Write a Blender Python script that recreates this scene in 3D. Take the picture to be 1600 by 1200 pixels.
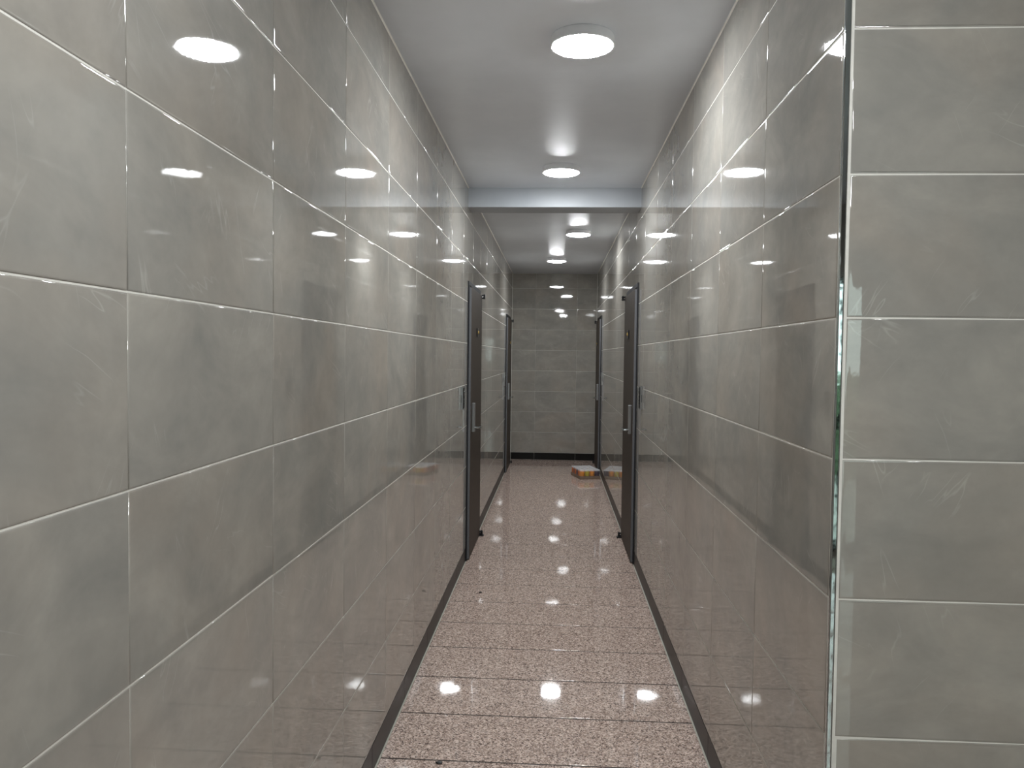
import bpy, bmesh, math, random
from mathutils import Vector, Matrix

for o in list(bpy.data.objects):
    bpy.data.objects.remove(o, do_unlink=True)
scene = bpy.context.scene
C = scene.collection
random.seed(7)

# ------------------------------------------------------------------ camera
CZ = 1.515                                   # eye height above the floor
F_PX, YAW, PITCH, ROLL = 1208.3, 0.05571, -0.03615, 0.01232
cam_data = bpy.data.cameras.new('camera')
cam_data.sensor_fit = 'HORIZONTAL'
cam_data.sensor_width = 36.0
cam_data.lens = 36.0 * F_PX / 1600.0
cam_data.clip_start = 0.02
cam = bpy.data.objects.new('camera', cam_data)
C.objects.link(cam)
fwd = Vector((-math.sin(YAW) * math.cos(PITCH), math.cos(YAW) * math.cos(PITCH), math.sin(PITCH)))
rgt = Vector((math.cos(YAW), math.sin(YAW), 0))
upv = rgt.cross(fwd)
r2 = math.cos(ROLL) * rgt + math.sin(ROLL) * upv
u2 = -math.sin(ROLL) * rgt + math.cos(ROLL) * upv
m = Matrix((r2, u2, -fwd)).transposed().to_4x4()
m.translation = Vector((0, 0, CZ))
cam.matrix_world = m
scene.camera = cam

# ------------------------------------------------------------------ world and exposure
world = bpy.data.worlds.new('world')
scene.world = world
world.use_nodes = True
bg = world.node_tree.nodes['Background']
bg.inputs[0].default_value = (0.97, 0.97, 1.0, 1)
bg.inputs[1].default_value = 5.0
LAMP_STRENGTH = 166.0
scene.view_settings.view_transform = 'Standard'
scene.view_settings.look = 'None'
scene.view_settings.exposure = 0.07
scene.view_settings.gamma = 1.0
scene.view_settings.use_curve_mapping = False
scene.cycles.use_adaptive_sampling = True
scene.cycles.adaptive_threshold = 0.025
scene.cycles.use_light_tree = False
scene.cycles.max_bounces = 9

# ------------------------------------------------------------------ dimensions (metres)
XL, XR = -0.641, 0.594                       # tile faces of the side walls
YE = 11.32                                   # tile face of the end wall
YF = 1.671                                   # tile face of the wall beside the corridor mouth
HC = 2.72                                    # ceiling height
ROW0, RH = 0.1043, 0.3                       # lowest tile joint, row height
BACK = -2.8                                  # back of the lobby behind the camera
LOB = 3.0                                    # right side of the lobby


# ------------------------------------------------------------------ helpers
def tag(o, label=None, cat=None, group=None, kind=None):
    if label: o['label'] = label
    if cat: o['category'] = cat
    if group: o['group'] = group
    if kind: o['kind'] = kind
    return o


def empty(name, loc=(0, 0, 0), rz=0.0):
    o = bpy.data.objects.new(name, None)
    C.objects.link(o)
    o.location = loc
    o.rotation_euler = (0, 0, rz)
    o.empty_display_size = 0.1
    return o


def link(name, me, mat=None, parent=None):
    o = bpy.data.objects.new(name, me)
    C.objects.link(o)
    if mat is not None and len(me.materials) == 0:
        me.materials.append(mat)
    if parent is not None:
        o.parent = parent
    return o


def obj(name, bm, mat, parent=None, smooth=False):
    me = bpy.data.meshes.new(name)
    bmesh.ops.recalc_face_normals(bm, faces=bm.faces)
    if smooth:
        for f in bm.faces: f.smooth = True
    bm.to_mesh(me)
    bm.free()
    return link(name, me, mat, parent)


def box(bm, x0, x1, y0, y1, z0, z1, bev=0.0, seg=2):
    vs = [bm.verts.new((x, y, z)) for x in (x0, x1) for y in (y0, y1) for z in (z0, z1)]
    idx = [(0, 1, 3, 2), (4, 6, 7, 5), (0, 4, 5, 1), (2, 3, 7, 6), (0, 2, 6, 4), (1, 5, 7, 3)]
    fs = [bm.faces.new([vs[i] for i in q]) for q in idx]
    if bev > 0:
        es = list({e for f in fs for e in f.edges})
        bmesh.ops.bevel(bm, geom=es, offset=bev, segments=seg, affect='EDGES', profile=0.5)
    return bm


def boxo(name, dims, mat, parent=None, bev=0.0, seg=2):
    bm = bmesh.new()
    box(bm, *dims, bev=bev, seg=seg)
    return obj(name, bm, mat, parent)


def lathe(bm, prof, n=48, mat4=None):
    rings = []
    new = []
    for r, z in prof:
        if r < 1e-6:
            v = bm.verts.new((0, 0, z)); rings.append([v]); new.append(v)
        else:
            ring = [bm.verts.new((r * math.cos(2 * math.pi * i / n), r * math.sin(2 * math.pi * i / n), z)) for i in range(n)]
            rings.append(ring); new += ring
    for a, b in zip(rings, rings[1:]):
        for i in range(n):
            j = (i + 1) % n
            if len(a) == 1 and len(b) == 1: continue
            if len(a) == 1: bm.faces.new((a[0], b[i], b[j]))
            elif len(b) == 1: bm.faces.new((a[i], a[j], b[0]))
            else: bm.faces.new((a[i], a[j], b[j], b[i]))
    if mat4 is not None:
        bmesh.ops.transform(bm, matrix=mat4, verts=new)
    return bm


def rod(bm, p0, p1, r, n=16):
    p0, p1 = Vector(p0), Vector(p1)
    d = p1 - p0
    q = d.to_track_quat('Z', 'Y').to_matrix().to_4x4()
    q.translation = p0
    L = d.length
    b = min(r * 0.25, L * 0.2)
    lathe(bm, [(0, 0), (r - b, 0), (r, b), (r, L - b), (r - b, L), (0, L)], n, q)
    return bm


# ------------------------------------------------------------------ materials
def mat(name):
    m = bpy.data.materials.new(name)
    m.use_nodes = True
    nt = m.node_tree
    return m, nt, nt.nodes['Principled BSDF']


def srgb(r, g, b):
    f = lambda c: (c / 255 / 12.92) if c / 255 <= 0.04045 else ((c / 255 + 0.055) / 1.055) ** 2.4
    return (f(r), f(g), f(b), 1)


def node(nt, typ, **kw):
    n = nt.nodes.new(typ)
    for k, v in kw.items():
        setattr(n, k, v)
    return n


def noise(nt, vec, scale, detail=4, rough=0.5, dist=0.0):
    n = node(nt, 'ShaderNodeTexNoise')
    n.inputs['Scale'].default_value = scale
    n.inputs['Detail'].default_value = detail
    n.inputs['Roughness'].default_value = rough
    n.inputs['Distortion'].default_value = dist
    nt.links.new(vec, n.inputs['Vector'])
    return n


def ramp(nt, fac, stops, interp='LINEAR'):
    n = node(nt, 'ShaderNodeValToRGB')
    n.color_ramp.interpolation = interp
    els = n.color_ramp.elements
    while len(els) < len(stops): els.new(0.5)
    for e, (p, c) in zip(els, stops):
        e.position = p
        e.color = c if len(c) == 4 else (*c, 1)
    nt.links.new(fac, n.inputs[0])
    return n


def mix(nt, fac, a, b, blend='MIX'):
    n = node(nt, 'ShaderNodeMix', data_type='RGBA', blend_type=blend)
    if isinstance(fac, float): n.inputs[0].default_value = fac
    else: nt.links.new(fac, n.inputs[0])
    for s, v in ((6, a), (7, b)):
        if isinstance(v, tuple): n.inputs[s].default_value = v
        else: nt.links.new(v, n.inputs[s])
    return n.outputs[2]


def math_(nt, op, a, b=None, c=None):
    n = node(nt, 'ShaderNodeMath', operation=op)
    for i, v in enumerate((a, b, c)):
        if v is None: continue
        if isinstance(v, (int, float)): n.inputs[i].default_value = v
        else: nt.links.new(v, n.inputs[i])
    return n.outputs[0]


def bump(nt, height, dist, normal=None, strength=1.0):
    n = node(nt, 'ShaderNodeBump')
    n.inputs['Strength'].default_value = strength
    n.inputs['Distance'].default_value = dist
    nt.links.new(height, n.inputs['Height'])
    if normal is not None: nt.links.new(normal, n.inputs['Normal'])
    return n.outputs[0]


def shifted_coords(nt, amount=13.7):
    tc = node(nt, 'ShaderNodeTexCoord')
    oi = node(nt, 'ShaderNodeObjectInfo')
    cb = node(nt, 'ShaderNodeCombineXYZ')
    nt.links.new(math_(nt, 'MULTIPLY', oi.outputs['Random'], amount), cb.inputs[0])
    nt.links.new(math_(nt, 'MULTIPLY', oi.outputs['Random'], amount * 2.3), cb.inputs[1])
    nt.links.new(math_(nt, 'MULTIPLY', oi.outputs['Random'], amount * 5.1), cb.inputs[2])
    ad = node(nt, 'ShaderNodeVectorMath', operation='ADD')
    nt.links.new(tc.outputs['Object'], ad.inputs[0])
    nt.links.new(cb.outputs[0], ad.inputs[1])
    return ad.outputs[0]


def scaled(nt, vec, s):
    mp = node(nt, 'ShaderNodeMapping')
    mp.inputs['Scale'].default_value = s
    nt.links.new(vec, mp.inputs['Vector'])
    return mp.outputs[0]


def make_tile_material():
    m, nt, b = mat('glazed_stone_tile')
    v = shifted_coords(nt)
    cloud = noise(nt, scaled(nt, v, (1.0, 1.6, 1.0)), 3.0, 5, 0.62, 0.5)
    c1 = ramp(nt, cloud.outputs[0], [(0.24, srgb(137, 136, 131)), (0.5, srgb(153, 150, 143)), (0.78, srgb(171, 167, 158))])
    warm = noise(nt, v, 2.1, 3, 0.5, 0.4)
    wf = ramp(nt, warm.outputs[0], [(0.45, (0, 0, 0, 1)), (0.72, (1, 1, 1, 1))])
    c2 = mix(nt, math_(nt, 'MULTIPLY', wf.outputs[0], 0.4), c1.outputs[0], srgb(164, 151, 137))
    mot = noise(nt, v, 17.0, 3, 0.65, 0.0)
    mr = ramp(nt, mot.outputs[0], [(0.3, (0.955, 0.958, 0.96, 1)), (0.7, (1.04, 1.037, 1.034, 1))])
    c2 = mix(nt, 1.0, c2, mr.outputs[0], 'MULTIPLY')
    # thin pale veins, broken up by a mask
    total = None
    for ang, sc, off in ((0.45, (1.1, 7.0, 1.0), 0.50), (-1.0, (1.3, 8.0, 1.0), 0.47), (1.25, (1.0, 6.0, 1.0), 0.53)):
        mp = node(nt, 'ShaderNodeMapping')
        mp.inputs['Rotation'].default_value = (0, 0, ang)
        nt.links.new(v, mp.inputs['Vector'])
        vn = noise(nt, scaled(nt, mp.outputs[0], sc), 1.5, 3, 0.55, 0.0)
        line = math_(nt, 'ABSOLUTE', math_(nt, 'SUBTRACT', vn.outputs[0], off))
        vl = ramp(nt, line, [(0.0, (1, 1, 1, 1)), (0.007, (0, 0, 0, 1))])
        mk = noise(nt, scaled(nt, v, (1.0, 1.0 + 0.2 * sc[0], 1.0)), 4.0 + 2 * off, 1, 0.5)
        mkr = ramp(nt, mk.outputs[0], [(0.58, (0, 0, 0, 1)), (0.72, (1, 1, 1, 1))])
        one = math_(nt, 'MULTIPLY', vl.outputs[0], mkr.outputs[0])
        total = one if total is None else math_(nt, 'MAXIMUM', total, one)
    vf = math_(nt, 'MULTIPLY', total, 0.34)
    c3 = mix(nt, vf, c2, srgb(200, 198, 190))
    nt.links.new(c3, b.inputs['Base Color'])
    b.inputs['Roughness'].default_value = 0.025
    b.inputs['IOR'].default_value = 1.60
    lo = noise(nt, v, 7.0, 1, 0.4)
    n1 = bump(nt, lo.outputs[0], 0.00022)
    hi = noise(nt, v, 120.0, 2, 0.5)
    n2 = bump(nt, hi.outputs[0], 0.000022, n1)
    nt.links.new(n2, b.inputs['Normal'])
    return m


def make_granite(name, light, midc, dark, rough=0.06):
    m, nt, b = mat(name)
    v = shifted_coords(nt)
    vo = node(nt, 'ShaderNodeTexVoronoi')
    vo.inputs['Scale'].default_value = 210.0
    nt.links.new(v, vo.inputs['Vector'])
    sep = node(nt, 'ShaderNodeSeparateColor')
    nt.links.new(vo.outputs['Color'], sep.inputs[0])
    c1 = ramp(nt, sep.outputs[0], [(0.0, dark), (0.09, dark), (0.17, midc), (0.52, midc), (0.75, light), (1.0, light)])
    big = noise(nt, v, 60.0, 3, 0.6)
    br = ramp(nt, big.outputs[0], [(0.35, (0.78, 0.76, 0.75, 1)), (0.65, (1.12, 1.1, 1.09, 1))])
    c2 = mix(nt, 1.0, c1.outputs[0], br.outputs[0], 'MULTIPLY')
    nt.links.new(c2, b.inputs['Base Color'])
    b.inputs['Roughness'].default_value = rough
    b.inputs['IOR'].default_value = 1.62
    lo = noise(nt, v, 9.0, 1, 0.4)
    n1 = bump(nt, lo.outputs[0], 0.00018)
    hi = noise(nt, v, 220.0, 2, 0.5)
    n2 = bump(nt, hi.outputs[0], 0.000008, n1)
    nt.links.new(n2, b.inputs['Normal'])
    return m


def plain(name, col, rough=0.5, metal=0.0, ior=1.5, bump_scale=None, bump_dist=0.0, vary=0.08):
    m, nt, b = mat(name)
    tc = node(nt, 'ShaderNodeTexCoord')
    nz = noise(nt, tc.outputs['Object'], 22.0, 3, 0.6)
    lo = tuple(c * (1 - vary) for c in col[:3]) + (1,)
    hi = tuple(min(1.0, c * (1 + vary)) for c in col[:3]) + (1,)
    r = ramp(nt, nz.outputs[0], [(0.3, lo), (0.7, hi)])
    nt.links.new(r.outputs[0], b.inputs['Base Color'])
    b.inputs['Roughness'].default_value = rough
    b.inputs['Metallic'].default_value = metal
    b.inputs['IOR'].default_value = ior
    if bump_scale:
        bn = noise(nt, tc.outputs['Object'], bump_scale, 3, 0.6)
        nt.links.new(bump(nt, bn.outputs[0], bump_dist), b.inputs['Normal'])
    return m


M = {}
M['tile'] = make_tile_material()
M['granite'] = make_granite('pink_grey_granite', srgb(220, 202, 191), srgb(168, 148, 137), srgb(96, 82, 78), 0.035)
M['grout'] = plain('pale_grout', srgb(224, 222, 214), 0.7)
M['joint'] = plain('dark_floor_joint', srgb(52, 44, 40), 0.8)
M['caulk'] = plain('grey_caulk', srgb(170, 168, 156), 0.5)
M['base'] = plain('black_polished_stone', srgb(28, 27, 26), 0.36, ior=1.3, bump_scale=40, bump_dist=0.0002, vary=0.2)
M['chrome'] = plain('polished_steel', (0.46, 0.50, 0.51, 1), 0.05, 1.0, bump_scale=12, bump_dist=0.0004, vary=0.03)
M['steel'] = plain('brushed_steel', (0.50, 0.52, 0.54, 1), 0.30, 1.0, vary=0.05)
M['leaf'] = plain('dark_brown_door_skin', srgb(62, 54, 47), 0.5, ior=1.25, vary=0.1)
M['edge'] = plain('grey_door_edge', srgb(104, 105, 108), 0.4, vary=0.05)
M['frame'] = plain('charcoal_door_frame', srgb(40, 41, 44), 0.55, ior=1.22, vary=0.08)
M['gap'] = plain('black_gap_shadow', srgb(14, 14, 15), 0.7)  # black colour for the shadow in the door gap
M['black'] = plain('black_plastic', srgb(20, 20, 21), 0.35)
M['gold'] = plain('gold_metal', (0.83, 0.62, 0.22, 1), 0.25, 1.0)
M['housing'] = plain('white_lamp_housing', srgb(238, 240, 244), 0.45, vary=0.02)
M['cardboard'] = plain('brown_cardboard', srgb(132, 110, 90), 0.8)
M['lid'] = plain('aluminium_lid', (0.80, 0.81, 0.82, 1), 0.3, 1.0)
M['pave'] = plain('outdoor_paving', srgb(150, 150, 145), 0.85)
M['hedge'] = plain('hedge_green', srgb(78, 96, 70), 0.8, vary=0.4, bump_scale=30, bump_dist=0.03)


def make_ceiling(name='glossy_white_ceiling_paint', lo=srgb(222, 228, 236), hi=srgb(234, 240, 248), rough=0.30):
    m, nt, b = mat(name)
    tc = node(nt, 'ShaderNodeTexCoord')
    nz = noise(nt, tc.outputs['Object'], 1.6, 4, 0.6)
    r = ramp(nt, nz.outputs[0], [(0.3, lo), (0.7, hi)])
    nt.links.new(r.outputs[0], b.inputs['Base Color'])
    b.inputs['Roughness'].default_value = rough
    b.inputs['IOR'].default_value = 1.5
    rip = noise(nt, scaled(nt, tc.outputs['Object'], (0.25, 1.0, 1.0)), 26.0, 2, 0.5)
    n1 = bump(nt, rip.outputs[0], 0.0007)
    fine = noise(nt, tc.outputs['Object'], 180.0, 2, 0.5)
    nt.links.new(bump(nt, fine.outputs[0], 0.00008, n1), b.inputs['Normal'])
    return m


M['ceiling'] = make_ceiling()
M['beam'] = make_ceiling('beam_paint_dimmed_for_lamp', srgb(172, 178, 185), srgb(186, 191, 197), 0.45)  # same paint as the ceiling, darkened to offset the lamp light on the beam


def make_emit():
    m = bpy.data.materials.new('lit_diffuser')
    m.use_nodes = True
    nt = m.node_tree
    nt.nodes.remove(nt.nodes['Principled BSDF'])
    e = node(nt, 'ShaderNodeEmission')
    e.inputs[0].default_value = (0.95, 0.98, 1.0, 1)
    e.inputs[1].default_value = LAMP_STRENGTH
    nt.links.new(e.outputs[0], nt.nodes['Material Output'].inputs[0])
    return m


M['lit'] = make_emit()


def make_glass():
    m = bpy.data.materials.new('door_glass')
    m.use_nodes = True
    nt = m.node_tree
    nt.nodes.remove(nt.nodes['Principled BSDF'])
    t = node(nt, 'ShaderNodeBsdfTransparent')
    t.inputs[0].default_value = (0.80, 0.90, 0.86, 1)
    g = node(nt, 'ShaderNodeBsdfGlossy')
    g.inputs['Roughness'].default_value = 0.02
    fr = node(nt, 'ShaderNodeFresnel')
    mx = node(nt, 'ShaderNodeMixShader')
    nt.links.new(fr.outputs[0], mx.inputs[0])
    nt.links.new(t.outputs[0], mx.inputs[1])
    nt.links.new(g.outputs[0], mx.inputs[2])
    nt.links.new(mx.outputs[0], nt.nodes['Material Output'].inputs[0])
    return m


M['glass'] = make_glass()


def make_wrap():
    m = bpy.data.materials.new('clear_shrink_film')
    m.use_nodes = True
    nt = m.node_tree
    b = nt.nodes['Principled BSDF']
    b.inputs['Base Color'].default_value = (0.85, 0.87, 0.9, 1)
    b.inputs['Roughness'].default_value = 0.18
    t = node(nt, 'ShaderNodeBsdfTransparent')
    mx = node(nt, 'ShaderNodeMixShader')
    tc = node(nt, 'ShaderNodeTexCoord')
    nz = noise(nt, tc.outputs['Object'], 28.0, 3, 0.6, 0.6)
    sep = node(nt, 'ShaderNodeSeparateXYZ')
    nt.links.new(tc.outputs['Object'], sep.inputs[0])
    top = ramp(nt, sep.outputs[2], [(0.092, (0.06, 0.06, 0.06, 1)), (0.118, (0.62, 0.62, 0.62, 1))])
    f = math_(nt, 'MULTIPLY', top.outputs[0], math_(nt, 'ADD', nz.outputs[0], 0.45))
    nt.links.new(f, mx.inputs[0])
    nt.links.new(t.outputs[0], mx.inputs[1])
    nt.links.new(b.outputs[0], mx.inputs[2])
    nt.links.new(bump(nt, nz.outputs[0], 0.012), b.inputs['Normal'])
    nt.links.new(mx.outputs[0], nt.nodes['Material Output'].inputs[0])
    return m


M['wrap'] = make_wrap()

# ------------------------------------------------------------------ tiles
GH, GV = 0.0028, 0.0011                      # joint widths: horizontal, vertical
TDEEP = 0.008
_tile_meshes = {}


def tile_mesh(w, h, name='tile', material=None, roll_left=0.0):
    """Tile centred on its face, normal +Z, width on X, height on Y, with a rounded edge."""
    key = (name, round(w, 4), round(h, 4), roll_left)
    if key in _tile_meshes: return _tile_meshes[key]
    prof = [(0.0, -TDEEP), (0.0, -0.0014), (0.0009, -0.0005), (0.0023, -0.0001), (0.0042, 0.0)]
    verts, faces = [], []
    for ins, z in prof:
        a, b = w / 2 - ins, h / 2 - ins
        verts += [(-a, -b, z), (a, -b, z), (a, b, z), (-a, b, z)]
    for k in range(len(prof) - 1):
        for i in range(4):
            j = (i + 1) % 4
            faces.append((4 * k + i, 4 * k + j, 4 * k + 4 + j, 4 * k + 4 + i))
    n = 4 * (len(prof) - 1)
    if roll_left <= 0:
        faces.append((n, n + 1, n + 2, n + 3))
    else:
        # the edge towards the corner trim falls away gently over the last centimetres
        cols = []
        a, b = w / 2 - prof[-1][0], h / 2 - prof[-1][0]
        drop = lambda t: -0.0009 * (1 - t) ** 2
        cols.append((n, n + 3))
        for t in (0.25, 0.5, 0.75, 1.0):
            x = -a + roll_left * t
            verts += [(x, -b, drop(t)), (x, b, drop(t))]
            cols.append((len(verts) - 2, len(verts) - 1))
        cols.append((n + 1, n + 2))
        for (p, q), (r, s) in zip(cols, cols[1:]):
            faces.append((p, r, s, q))
        for k in range(len(prof)):
            for i in (0, 3):
                x, y, z = verts[4 * k + i]
                verts[4 * k + i] = (x, y, z + (drop(0) if k else 0))
    me = bpy.data.meshes.new(name)
    me.from_pydata(verts, [], faces)
    big = max(me.polygons, key=lambda p: p.area)
    for p in me.polygons: p.use_smooth = (p != big)
    me.materials.append(material or M['tile'])
    me.update()
    _tile_meshes[key] = me
    return me


def rows():
    r = []
    z = ROW0
    while z < HC - 0.02:
        z1 = min(z + RH, HC)
        r.append((z, z1))
        z += RH
    return r


def place_tile(parent, origin, ux, a0, a1, z0, z1, holes=(), roll_left=0.0, gh=None, gv=None):
    """Tile on a vertical wall: 'ux' is the direction of increasing a; the face normal is ux x up."""
    for h0, h1, hz in holes:                 # door openings cut the tiles
        if a1 <= h0 + 1e-4 or a0 >= h1 - 1e-4 or z0 >= hz - 1e-4: continue
        if a0 < h0 - 0.012: place_tile(parent, origin, ux, a0, h0, z0, z1, ())
        if a1 > h1 + 0.012: place_tile(parent, origin, ux, h1, a1, z0, z1, ())
        if z1 > hz + 0.012: place_tile(parent, origin, ux, max(a0, h0), min(a1, h1), hz, z1, ())
        return
    w, h = a1 - a0 - (gv or GV), z1 - z0 - (gh or GH)
    me = tile_mesh(w, h, roll_left=roll_left)
    o = link('tile', me, None, parent)
    up = Vector((0, 0, 1))
    nrm = ux.cross(up)
    R = Matrix((ux, up, nrm)).transposed().to_4x4()
    c = origin + ux * ((a0 + a1) / 2) + up * ((z0 + z1) / 2)
    tilt = Matrix.Rotation(random.gauss(0, 0.0006), 4, 'X') @ Matrix.Rotation(random.gauss(0, 0.0005), 4, 'Y')
    R = R @ tilt
    R.translation = c
    o.matrix_local = R


def strip_cells(start, stop, first, step):
    """cells of 'step' aligned so that a joint falls on 'first', clipped to [start, stop]"""
    k = math.floor((start - first) / step)
    out = []
    while first + k * step < stop - 1e-4:
        a, b = max(start, first + k * step), min(stop, first + (k + 1) * step)
        if b - a > 0.012: out.append((a, b))
        k += 1
    return out


# doors: side (-1 left, 1 right), near edge, far edge along the corridor
DOORS = [(-1, 5.612, 6.475), (1, 5.652, 6.530), (-1, 9.962, 10.850), (1, 10.110, 11.010)]
DOOR_TOP = 2.058
holes_l = [(d[1], d[2], DOOR_TOP) for d in DOORS if d[0] < 0]
holes_r = [(d[1], d[2], DOOR_TOP) for d in DOORS if d[0] > 0]
REC = 0.0014                                 # grout lies this far behind the tile faces


def wall_with_holes(name, x_face, x_back, y0, y1, holes, z0, z1):
    bm = bmesh.new()
    ys = [y0]
    for h0, h1, hz in holes:
        box(bm, x_face, x_back, ys[-1], h0, z0, z1)
        box(bm, x_face, x_back, h0, h1, hz, z1)
        ys.append(h1)
    box(bm, x_face, x_back, ys[-1], y1, z0, z1)
    bmesh.ops.remove_doubles(bm, verts=bm.verts, dist=1e-5)
    return obj(name, bm, M['grout'])


# left wall
wl = wall_with_holes('wall_left', XL - REC, XL - 0.15, BACK, YE + 0.15, holes_l, 0, HC)
tag(wl, 'long left corridor wall of large glossy grey stone-look tiles', 'wall', kind='structure')
for a0, a1 in strip_cells(1.1283 - 0.6 * 4, YE, 1.1283, 0.6):
    for z0, z1 in rows():
        # along +Y reversed so that the face points to +X
        place_tile(wl, Vector((XL, 0, 0)), Vector((0, 1, 0)), a0, a1, z0, z1, holes_l)
# right wall
wr = wall_with_holes('wall_right', XR + REC, XR + 0.15, YF + 0.012, YE + 0.15, holes_r, 0, HC)
tag(wr, 'right corridor wall of large glossy grey tiles behind the chrome corner trim', 'wall', kind='structure')
mirr = [(-h1, -h0, hz) for h0, h1, hz in holes_r]
for a0, a1 in strip_cells(YF + 0.0155, YE, 1.6836, 0.6):
    if a1 - a0 < 0.03: continue
    for z0, z1 in rows():
        place_tile(wr, Vector((XR, 0, 0)), Vector((0, -1, 0)), -a1, -a0, z0, z1, mirr)
# end wall
we = boxo('wall_end', (XL - 0.15, XR + 0.15, YE + REC, YE + 0.15, 0, HC), M['grout'])
tag(we, 'far end wall of the corridor, darker glossy grey tiles', 'wall', kind='structure')
for a0, a1 in strip_cells(XL + 0.003, XR - 0.003, -0.295, 0.6):
    for z0, z1 in rows():
        place_tile(we, Vector((0, YE, 0)), Vector((1, 0, 0)), a0, a1, z0, z1, gh=0.0018, gv=0.0007)
# wall beside the corridor mouth, facing the camera
wf = boxo('wall_front', (XR + 0.012, LOB, YF + REC, YF + 0.15, 0, HC), M['grout'])
tag(wf, 'tiled wall facing the camera at right of the chrome trim', 'wall', kind='structure')
for i, (a0, a1) in enumerate(strip_cells(XR + 0.0165, XR + 0.0165 + 1.8, XR + 0.0165, 0.6)):
    for z0, z1 in rows():
        place_tile(wf, Vector((0, YF, 0)), Vector((1, 0, 0)), a0, a1, z0, z1, roll_left=0.035 if i == 0 else 0.0, gh=0.0018)

# corner trim: a small bright metal square-edge profile
bm = bmesh.new()
box(bm, XR - 0.0006, XR + 0.0105, YF - 0.0006, YF + 0.0105, 0, HC, bev=0.0022, seg=4)
t1 = obj('trim_1', bm, M['chrome'], smooth=False)
tag(t1, 'mirror-bright metal trim on the corner of the tiled walls', 'corner trim', kind='structure')

# ------------------------------------------------------------------ baseboards
BH = 0.1015
BPROUD = 0.0002


def baseboard(name, label, origin, ux, cells, holes=()):
    e = empty(name, origin)
    tag(e, label, 'baseboard', kind='structure')
    up = Vector((0, 0, 1))
    nrm = ux.cross(up)
    R = Matrix((ux, up, nrm)).transposed().to_4x4()
    parts = []
    for a0, a1 in cells:
        segs = [(a0, a1)]
        for h0, h1, hz in holes:
            ns = []
            for s0, s1 in segs:
                if s1 <= h0 or s0 >= h1: ns.append((s0, s1)); continue
                if s0 < h0 - 0.01: ns.append((s0, h0))
                if s1 > h1 + 0.01: ns.append((h1, s1))
            segs = ns
        parts += segs
    for a0, a1 in parts:
        o = link('skirting_tile', tile_mesh(a1 - a0 - 0.0015, BH, 'skirting_tile', M['base']), None, e)
        T = R.copy()
        T.translation = ux * ((a0 + a1) / 2) + up * (BH / 2 + 0.0008) + nrm * BPROUD
        o.matrix_local = T
    return e


baseboard('baseboard_left', 'black polished stone skirting along the left wall', Vector((XL, 0, 0)), Vector((0, 1, 0)),
          strip_cells(-1.0, YE, 2.714, 0.6), holes_l)
baseboard('baseboard_right', 'black polished stone skirting along the right wall', Vector((XR, 0, 0)), Vector((0, -1, 0)),
          [(-b, -a) for a, b in strip_cells(YF + 0.0125, YE, 2.9, 0.6)], mirr)
baseboard('baseboard_end', 'black polished stone skirting under the end wall', Vector((0, YE, 0)), Vector((1, 0, 0)),
          strip_cells(XL + 0.002, XR - 0.002, -0.295, 0.6))
baseboard('baseboard_front', 'black polished stone skirting under the wall facing the camera', Vector((0, YF, 0)), Vector((1, 0, 0)),
          strip_cells(XR + 0.0125, XR + 1.8, XR + 0.0125, 0.6))

# ------------------------------------------------------------------ floor
fl = boxo('floor', (XL - 0.15, XR + 0.15, YF, YE + 0.15, -0.12, -0.0012), M['joint'])
tag(fl, 'polished pinkish grey granite corridor floor in wide slabs', 'floor', kind='structure')
JF, SF = 2.824, 0.374
EDGE = 0.006
for a0, a1 in strip_cells(YF + 0.002, YE, JF, SF):
    w, h = XR - XL - 2 * EDGE, a1 - a0 - 0.0075
    me = tile_mesh(w, h, 'granite_slab', M['granite'])
    o = link('granite_slab', me, None, fl)
    T = Matrix.Rotation(random.gauss(0, 0.0004), 4, 'X') @ Matrix.Rotation(random.gauss(0, 0.0003), 4, 'Y')
    T.translation = Vector(((XL + XR) / 2, (a0 + a1) / 2, 0))
    o.matrix_local = T
# pale caulk line where the floor meets the skirting
for s, x0 in ((1, XL), (-1, XR)):
    bm = bmesh.new()
    box(bm, min(x0, x0 + s * (EDGE + 0.0005)), max(x0, x0 + s * (EDGE + 0.0005)), YF + 0.002, YE, -0.004, 0.0006)
    obj('caulk_line', bm, M['caulk'], fl)
fl2 = boxo('floor_lobby', (XL - 0.15, LOB + 0.1, BACK - 0.1, YF, -0.12, 0.0), M['granite'])
tag(fl2, 'polished granite lobby floor in front of the corridor', 'floor', kind='structure')

# ------------------------------------------------------------------ ceiling and beam
ce = boxo('ceiling', (XL - 0.15, LOB + 0.1, BACK - 0.1, YE + 0.15, HC, HC + 0.12), M['ceiling'])
tag(ce, 'glossy pale grey painted ceiling of the corridor', 'ceiling', kind='structure')
for s, x0 in ((1, XL), (-1, XR)):
    for ya, yb in ((YF if s < 0 else -1.0, 5.58), (5.81, YE)):
        bm = bmesh.new()
        vs = [(x0, ya, HC - 0.006), (x0 + s * 0.005, ya, HC + 0.0005), (x0 - s * 0.002, ya, HC + 0.0005)]
        a = [bm.verts.new(v) for v in vs]
        b = [bm.verts.new((v[0], yb, v[2])) for v in vs]
        for i in range(3):
            j = (i + 1) % 3
            bm.faces.new((a[i], a[j], b[j], b[i]))
        bm.faces.new(a); bm.faces.new(b[::-1])
        obj('caulk_bead', bm, M['grout'], ce)
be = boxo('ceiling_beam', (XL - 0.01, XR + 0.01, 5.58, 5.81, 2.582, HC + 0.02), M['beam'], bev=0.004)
tag(be, 'white painted beam crossing the ceiling above the first doors', 'beam', kind='structure')


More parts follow.
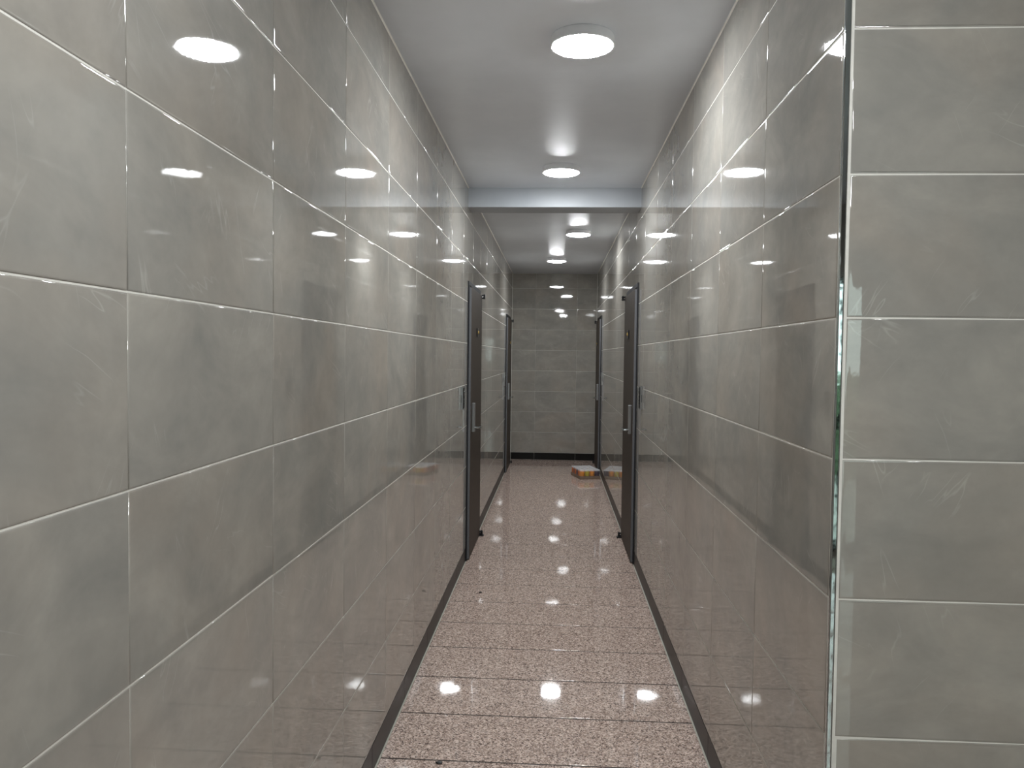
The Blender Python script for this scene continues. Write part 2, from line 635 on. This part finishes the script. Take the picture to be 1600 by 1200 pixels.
# ------------------------------------------------------------------ ceiling lamps
def lamp(loc, label):
    e = empty('ceiling_lamp', (loc[0], loc[1], HC))
    tag(e, label, 'lamp', 'round ceiling lamps along the corridor')
    bm = bmesh.new()
    lathe(bm, [(0.0, 0.0), (0.117, 0.0), (0.119, -0.002), (0.120, -0.034), (0.119, -0.0365), (0.1135, -0.0365), (0.112, -0.030), (0, -0.030)], 64)
    obj('housing', bm, M['housing'], e, smooth=False)
    bm = bmesh.new()
    R, sag, z0 = 0.1115, 0.0155, -0.0345
    prof = [(R, z0 + 0.004), (R, z0)]
    for k in range(1, 6):
        t = k / 5
        prof.append((R * math.cos(t * math.pi / 2) if k < 5 else 0.0, z0 - sag * math.sin(t * math.pi / 2)))
    lathe(bm, prof, 32)
    obj('diffuser', bm, M['lit'], e, smooth=True)
    return e


lamp((0.085, 2.97), 'round lit ceiling lamp nearest the camera, largest in the photo')
lamp((0.020, 4.98), 'round lit ceiling lamp just in front of the white beam')
lamp((0.203, 7.49), 'round lit ceiling lamp just behind the beam, off to the right')
lamp((-0.002, 9.57), 'round lit ceiling lamp farthest away, near the end wall')
lamp((0.20, 0.70), 'round lit ceiling lamp over the corridor mouth, above the camera')
lamp((1.05, -0.60), 'round lit ceiling lamp in the lobby behind the camera')


# ------------------------------------------------------------------ doors
def door(n, side, y0, y1, label):
    """Built for the left wall (facing +X), mirrored for the right wall."""
    s = -side                                # direction into the corridor
    x0 = XL if side < 0 else XR
    e = empty('door_%d' % n, (x0, y0, 0))
    tag(e, label, 'door', kind='structure')
    W = y1 - y0

    def bx(name, px0, px1, ya, yb, za, zb, material, parent=e, bev=0.0):
        a, b = s * px0, s * px1
        bm = bmesh.new()
        box(bm, min(a, b), max(a, b), ya, yb, za, zb, bev=bev)
        return obj(name, bm, material, parent)

    FW, FP = 0.030, 0.008                    # frame width and how far it stands off the tiles
    bx('jamb', -0.10, FP, 0.0, FW, 0.0, DOOR_TOP, M['frame'], bev=0.001)
    bx('jamb', -0.10, FP, W - FW, W, 0.0, DOOR_TOP, M['frame'], bev=0.001)
    bx('head', -0.10, FP, FW, W - FW, DOOR_TOP - FW, DOOR_TOP, M['frame'], bev=0.001)
    bx('gap_shadow', -0.05, FP - 0.002, FW, FW + 0.006, 0.0, DOOR_TOP - FW, M['gap'])  # black strips stand in for the shadow between frame and leaf
    bx('gap_shadow', -0.05, FP - 0.004, FW + 0.006, W - FW, DOOR_TOP - FW - 0.014, DOOR_TOP - FW, M['gap'])
    LP = 0.024                               # leaf face
    lf = bx('leaf', -0.022, LP, FW + 0.006, W - FW - 0.004, 0.010, DOOR_TOP - FW - 0.014, M['leaf'], bev=0.0015)
    bx('edge_strip', -0.020, LP - 0.001, FW + 0.0045, FW + 0.0062, 0.010, DOOR_TOP - FW - 0.016, M['edge'], lf)
    bx('threshold', -0.10, 0.004, 0.0, W, 0.0, 0.004, M['steel'])
    # sign plate with a small raised gold emblem
    yc = W * 0.53
    sp = bx('sign_plate', LP, LP + 0.008, yc - 0.05, yc + 0.05, 1.663, 1.730, M['black'], bev=0.001)
    bm = bmesh.new()
    mt = Matrix.Rotation(s * math.pi / 2, 4, 'Y')
    mt.translation = Vector((s * (LP + 0.008), yc, 1.697))
    lathe(bm, [(0.0, 0.008), (0.006, 0.0075), (0.011, 0.005), (0.013, 0.0), (0, 0)], 20, mt)
    for dz in (-0.011, 0.011):
        box(bm, min(s * (LP + 0.007), s * (LP + 0.011)), max(s * (LP + 0.007), s * (LP + 0.011)), yc - 0.02, yc + 0.02, 1.697 + dz - 0.003, 1.697 + dz + 0.003, bev=0.001)
    obj('emblem', bm, M['gold'], sp, smooth=False)
    # lock body with lever
    ya = FW + 0.085
    lb = bx('lock_plate', LP, LP + 0.022, ya, ya + 0.052, 0.945, 1.160, M['steel'], bev=0.003)
    zc = 0.975
    bm = bmesh.new()
    rod(bm, (s * (LP + 0.021), ya + 0.026, zc), (s * (LP + 0.062), ya + 0.026, zc), 0.010)
    obj('lever_neck', bm, M['chrome'], lb, smooth=False)
    bx('lever', LP + 0.052, LP + 0.070, ya + 0.014, ya + 0.135, zc - 0.009, zc + 0.011, M['chrome'], lb, bev=0.005)
    # offset pivots at the far edge
    for name, z, h in (('top_pivot', DOOR_TOP - FW - 0.040, 0.034), ('bottom_pivot', 0.012, 0.030)):
        yy = W - FW + 0.002
        pv = bx(name, FP, LP + 0.026, yy - 0.020, yy + 0.012, z, z + h * 0.34, M['frame'], bev=0.002)
        bx('pivot_arm', FP, LP + 0.026, yy - 0.020, yy + 0.012, z + h * 0.62, z + h * 0.96, M['frame'], pv, bev=0.002)
        bm = bmesh.new()
        rod(bm, (s * (LP + 0.017), yy - 0.004, z - 0.003), (s * (LP + 0.017), yy - 0.004, z + h + 0.004), 0.007)
        obj('pivot_pin', bm, M['frame'], pv, smooth=False)
    if n <= 2:
        # dark foot of the floor pivot
        bm = bmesh.new()
        yy = W - FW
        box(bm, min(s * 0.004, s * (LP + 0.036)), max(s * 0.004, s * (LP + 0.036)), yy - 0.03, yy + 0.012, 0.0, 0.011, bev=0.002)
        obj('floor_bracket', bm, M['black'], e)
    return e


door(1, *DOORS[0], 'dark brown flush door in the left wall, nearer of the two there')
door(2, *DOORS[1], 'dark brown flush door in the right wall, nearer of the two there')
door(3, *DOORS[2], 'dark brown flush door at the far end of the left wall')
door(4, *DOORS[3], 'dark brown flush door at the far end of the right wall')


# ------------------------------------------------------------------ wall control boxes beside the doors
def control_box(side, y, z, label):
    s = -side
    x0 = XL if side < 0 else XR
    e = empty('wall_control_box', (x0, y, z))
    tag(e, label, 'control box', 'steel control boxes beside the doors')

    def bx(name, px0, px1, ya, yb, za, zb, material, parent=e, bev=0.0):
        a, b = s * px0, s * px1
        bm = bmesh.new()
        box(bm, min(a, b), max(a, b), ya, yb, za, zb, bev=bev)
        return obj(name, bm, material, parent)
    bd = bx('body', 0.0003, 0.0155, -0.035, 0.035, -0.078, 0.078, M['steel'], bev=0.002)
    bx('side_slot', 0.004, 0.007, -0.0355, -0.034, -0.030, 0.022, M['black'], bd)
    fc = bx('face_panel', 0.0155, 0.0195, -0.030, 0.032, -0.070, 0.072, M['black'], bev=0.001)
    bm = bmesh.new()
    mt = Matrix.Rotation(s * math.pi / 2, 4, 'Y')
    mt.translation = Vector((s * 0.0195, 0.0, 0.040))
    lathe(bm, [(0, 0.006), (0.008, 0.0055), (0.013, 0.003), (0.015, 0.0), (0, 0.0)], 24, mt)
    obj('lens_ring', bm, M['chrome'], fc, smooth=True)
    for zc in (0.008, -0.018, -0.038):
        bx('button', 0.0195, 0.0245, -0.012, 0.012, zc - 0.006, zc + 0.006, M['chrome'], fc, bev=0.0015)
    bx('top_cap', 0.0003, 0.019, -0.035, 0.035, 0.0775, 0.081, M['chrome'], bev=0.001)
    return e


control_box(-1, 5.275, CZ - 0.293, 'slim steel control box on the left wall before the near door')
control_box(1, 5.325, CZ - 0.275, 'slim steel control box on the right wall before the near door')
control_box(-1, 9.66, CZ - 0.293, 'slim steel control box on the left wall before the far door')
control_box(1, 9.82, CZ - 0.275, 'slim steel control box on the right wall before the far door')


# ------------------------------------------------------------------ shrink-wrapped drinks
def drinks():
    W, D, H = 0.262, 0.395, 0.116
    a = math.radians(15.5)
    e = empty('drinks_pack', (0.325, 9.535, 0.0), a)
    tag(e, 'shrink-wrapped tray of orange and yellow drink cans on the floor by the right wall', 'drinks pack')
    th, rim = 0.003, 0.040
    bm = bmesh.new()
    box(bm, 0, W, 0, D, 0.001, 0.005)
    box(bm, 0, W, 0, th, 0.005, rim); box(bm, 0, W, D - th, D, 0.005, rim)
    box(bm, 0, th, th, D - th, 0.005, rim); box(bm, W - th, W, th, D - th, 0.005, rim)
    obj('tray', bm, M['cardboard'], e)
    cols = [srgb(224, 140, 16), srgb(196, 176, 30), srgb(196, 104, 40), srgb(70, 52, 68), srgb(150, 80, 50)]
    cm = [plain('can_print_%d' % i, c, 0.3, vary=0.25) for i, c in enumerate(cols)]
    order = [[0, 1, 0, 3], [2, 0, 1, 2], [3, 2, 0, 1], [2, 1, 4, 0], [4, 0, 2, 1], [2, 4, 1, 0]]
    r = 0.0318
    prof = [(0, 0.0), (0.024, 0.0), (0.029, 0.004), (r, 0.009), (r, 0.096), (0.0285, 0.106), (0.0268, 0.1085)]
    lidp = [(0.0268, 0.1085), (0.0275, 0.1105), (0.0262, 0.1108), (0.0252, 0.1075), (0.0, 0.1075)]
    bodies = []
    for c in cm:
        bm = bmesh.new(); lathe(bm, prof, 20)
        for f in bm.faces: f.smooth = True
        me = bpy.data.meshes.new('can'); bm.to_mesh(me); bm.free(); me.materials.append(c)
        bodies.append(me)
    bm = bmesh.new(); lathe(bm, lidp, 20)
    lid = bpy.data.meshes.new('lid'); bm.to_mesh(lid); bm.free(); lid.materials.append(M['lid'])
    for j in range(6):
        for i in range(4):
            o = link('can', bodies[order[j][i]], None, e)
            o.location = (0.0335 + i * 0.065, 0.0345 + j * 0.0652, 0.005)
            o.rotation_euler = (0, 0, random.uniform(0, 6))
            link('lid', lid, None, o)
    # crumpled clear film over the top, down the sides to the tray
    bm = bmesh.new()
    nx, ny = 26, 38
    rnd = random.Random(3)
    g = {}
    for i in range(nx + 1):
        for j in range(ny + 1):
            x, y = W * i / nx, D * j / ny
            cx = abs(((x - 0.0335) / 0.065) % 1.0 - 0.5) if 0.0335 < x < W - 0.0335 else 0.5
            cy = abs(((y - 0.0345) / 0.0652) % 1.0 - 0.5) if 0.0345 < y < D - 0.0345 else 0.5
            dip = 0.004 * max(0.0, 0.5 - cx) + 0.004 * max(0.0, 0.5 - cy)
            edge = min(x, W - x, y, D - y)
            z = H + 0.0025 - dip + rnd.uniform(-0.0008, 0.0012)
            if edge < 1e-6: z = 0.108
            g[i, j] = bm.verts.new((x, y, z))
    for i in range(nx):
        for j in range(ny):
            bm.faces.new((g[i, j], g[i + 1, j], g[i + 1, j + 1], g[i, j + 1]))
    ring = [(i, 0) for i in range(nx)] + [(nx, j) for j in range(ny)] + [(i, ny) for i in range(nx, 0, -1)] + [(0, j) for j in range(ny, 0, -1)]
    low = {}
    for q in ring:
        v = g[q].co
        ox = -0.0012 if q[0] == 0 else (0.0012 if q[0] == nx else 0)
        oy = -0.0012 if q[1] == 0 else (0.0012 if q[1] == ny else 0)
        low[q] = bm.verts.new((v.x + ox, v.y + oy, 0.012))
    for k in range(len(ring)):
        p, q = ring[k], ring[(k + 1) % len(ring)]
        bm.faces.new((g[p], g[q], low[q], low[p]))
    obj('shrink_wrap', bm, M['wrap'], e, smooth=True)


drinks()


# a small dark chip lying on the granite
def debris(x, y, r, label):
    bm = bmesh.new()
    bmesh.ops.create_icosphere(bm, subdivisions=2, radius=r)
    for v in bm.verts:
        k = 0.8 + 0.4 * random.random()
        v.co = Vector((v.co.x * k, v.co.y * 0.6 * k, max(0.0, v.co.z * 0.35 + r * 0.2)))
    o = obj('debris', bm, M['black'])
    o.location = (x, y, 0.0005)
    tag(o, label, 'debris', 'dark bits on the floor', 'thing')


debris(-0.458, 4.876, 0.012, 'tiny dark bit on the granite floor before the left door')
debris(-0.410, 2.800, 0.014, 'tiny dark bit on the granite floor at the bottom of the photo')

# ------------------------------------------------------------------ lobby behind the camera (seen only in reflections)
bm = bmesh.new()
GX0, GX1, GZ = 0.75, 2.32, 2.15
box(bm, XL - 0.15, GX0, BACK - 0.15, BACK, 0, HC)
box(bm, GX1, LOB + 0.1, BACK - 0.15, BACK, 0, HC)
box(bm, GX0, GX1, BACK - 0.15, BACK, GZ, HC)
wb = obj('wall_back', bm, M['tile'])
tag(wb, 'tiled lobby wall behind the camera with the glazed entrance', 'wall', kind='structure')
wl2 = boxo('wall_lobby', (LOB, LOB + 0.1, BACK, YF, 0, HC), M['tile'])
tag(wl2, 'tiled wall on the right side of the lobby', 'wall', kind='structure')
dg = empty('door_5', ((GX0 + GX1) / 2, BACK - 0.07, 0))
tag(dg, 'glazed entrance door behind the camera', 'door', kind='structure')
hw = (GX1 - GX0) / 2
for xa, xb in ((-hw, -hw + 0.06), (-0.04, 0.04), (hw - 0.06, hw)):
    boxo('stile', (xa, xb, -0.025, 0.025, 0.0, GZ), M['frame'], dg, bev=0.002)
for za, zb in ((0.0, 0.09), (0.98, 1.04), (GZ - 0.07, GZ)):
    for xa, xb in ((-hw + 0.06, -0.04), (0.04, hw - 0.06)):
        boxo('rail', (xa, xb, -0.02, 0.02, za, zb), M['frame'], dg, bev=0.002)
for xa, xb in ((-hw + 0.06, -0.04), (0.04, hw - 0.06)):
    for za, zb in ((0.09, 0.98), (1.04, GZ - 0.07)):
        boxo('pane', (xa, xb, -0.004, 0.004, za, zb), M['glass'], dg)
pv = boxo('pavement', (-6, 9, BACK - 9, BACK - 0.15, -0.2, -0.02), M['pave'])
tag(pv, 'grey paving outside the glazed entrance', 'pavement', kind='structure')
bm = bmesh.new()
box(bm, -4, 7, BACK - 5.2, BACK - 4.2, -0.02, 1.25)
bmesh.ops.subdivide_edges(bm, edges=list(bm.edges), cuts=24, use_grid_fill=True)
for v in bm.verts:
    v.co += Vector((random.uniform(-.05, .05), random.uniform(-.08, .08), random.uniform(-.07, .07) if v.co.z > 0.05 else 0))
hg = obj('hedge', bm, M['hedge'])
tag(hg, 'clipped green hedge outside the entrance', 'hedge', kind='thing')
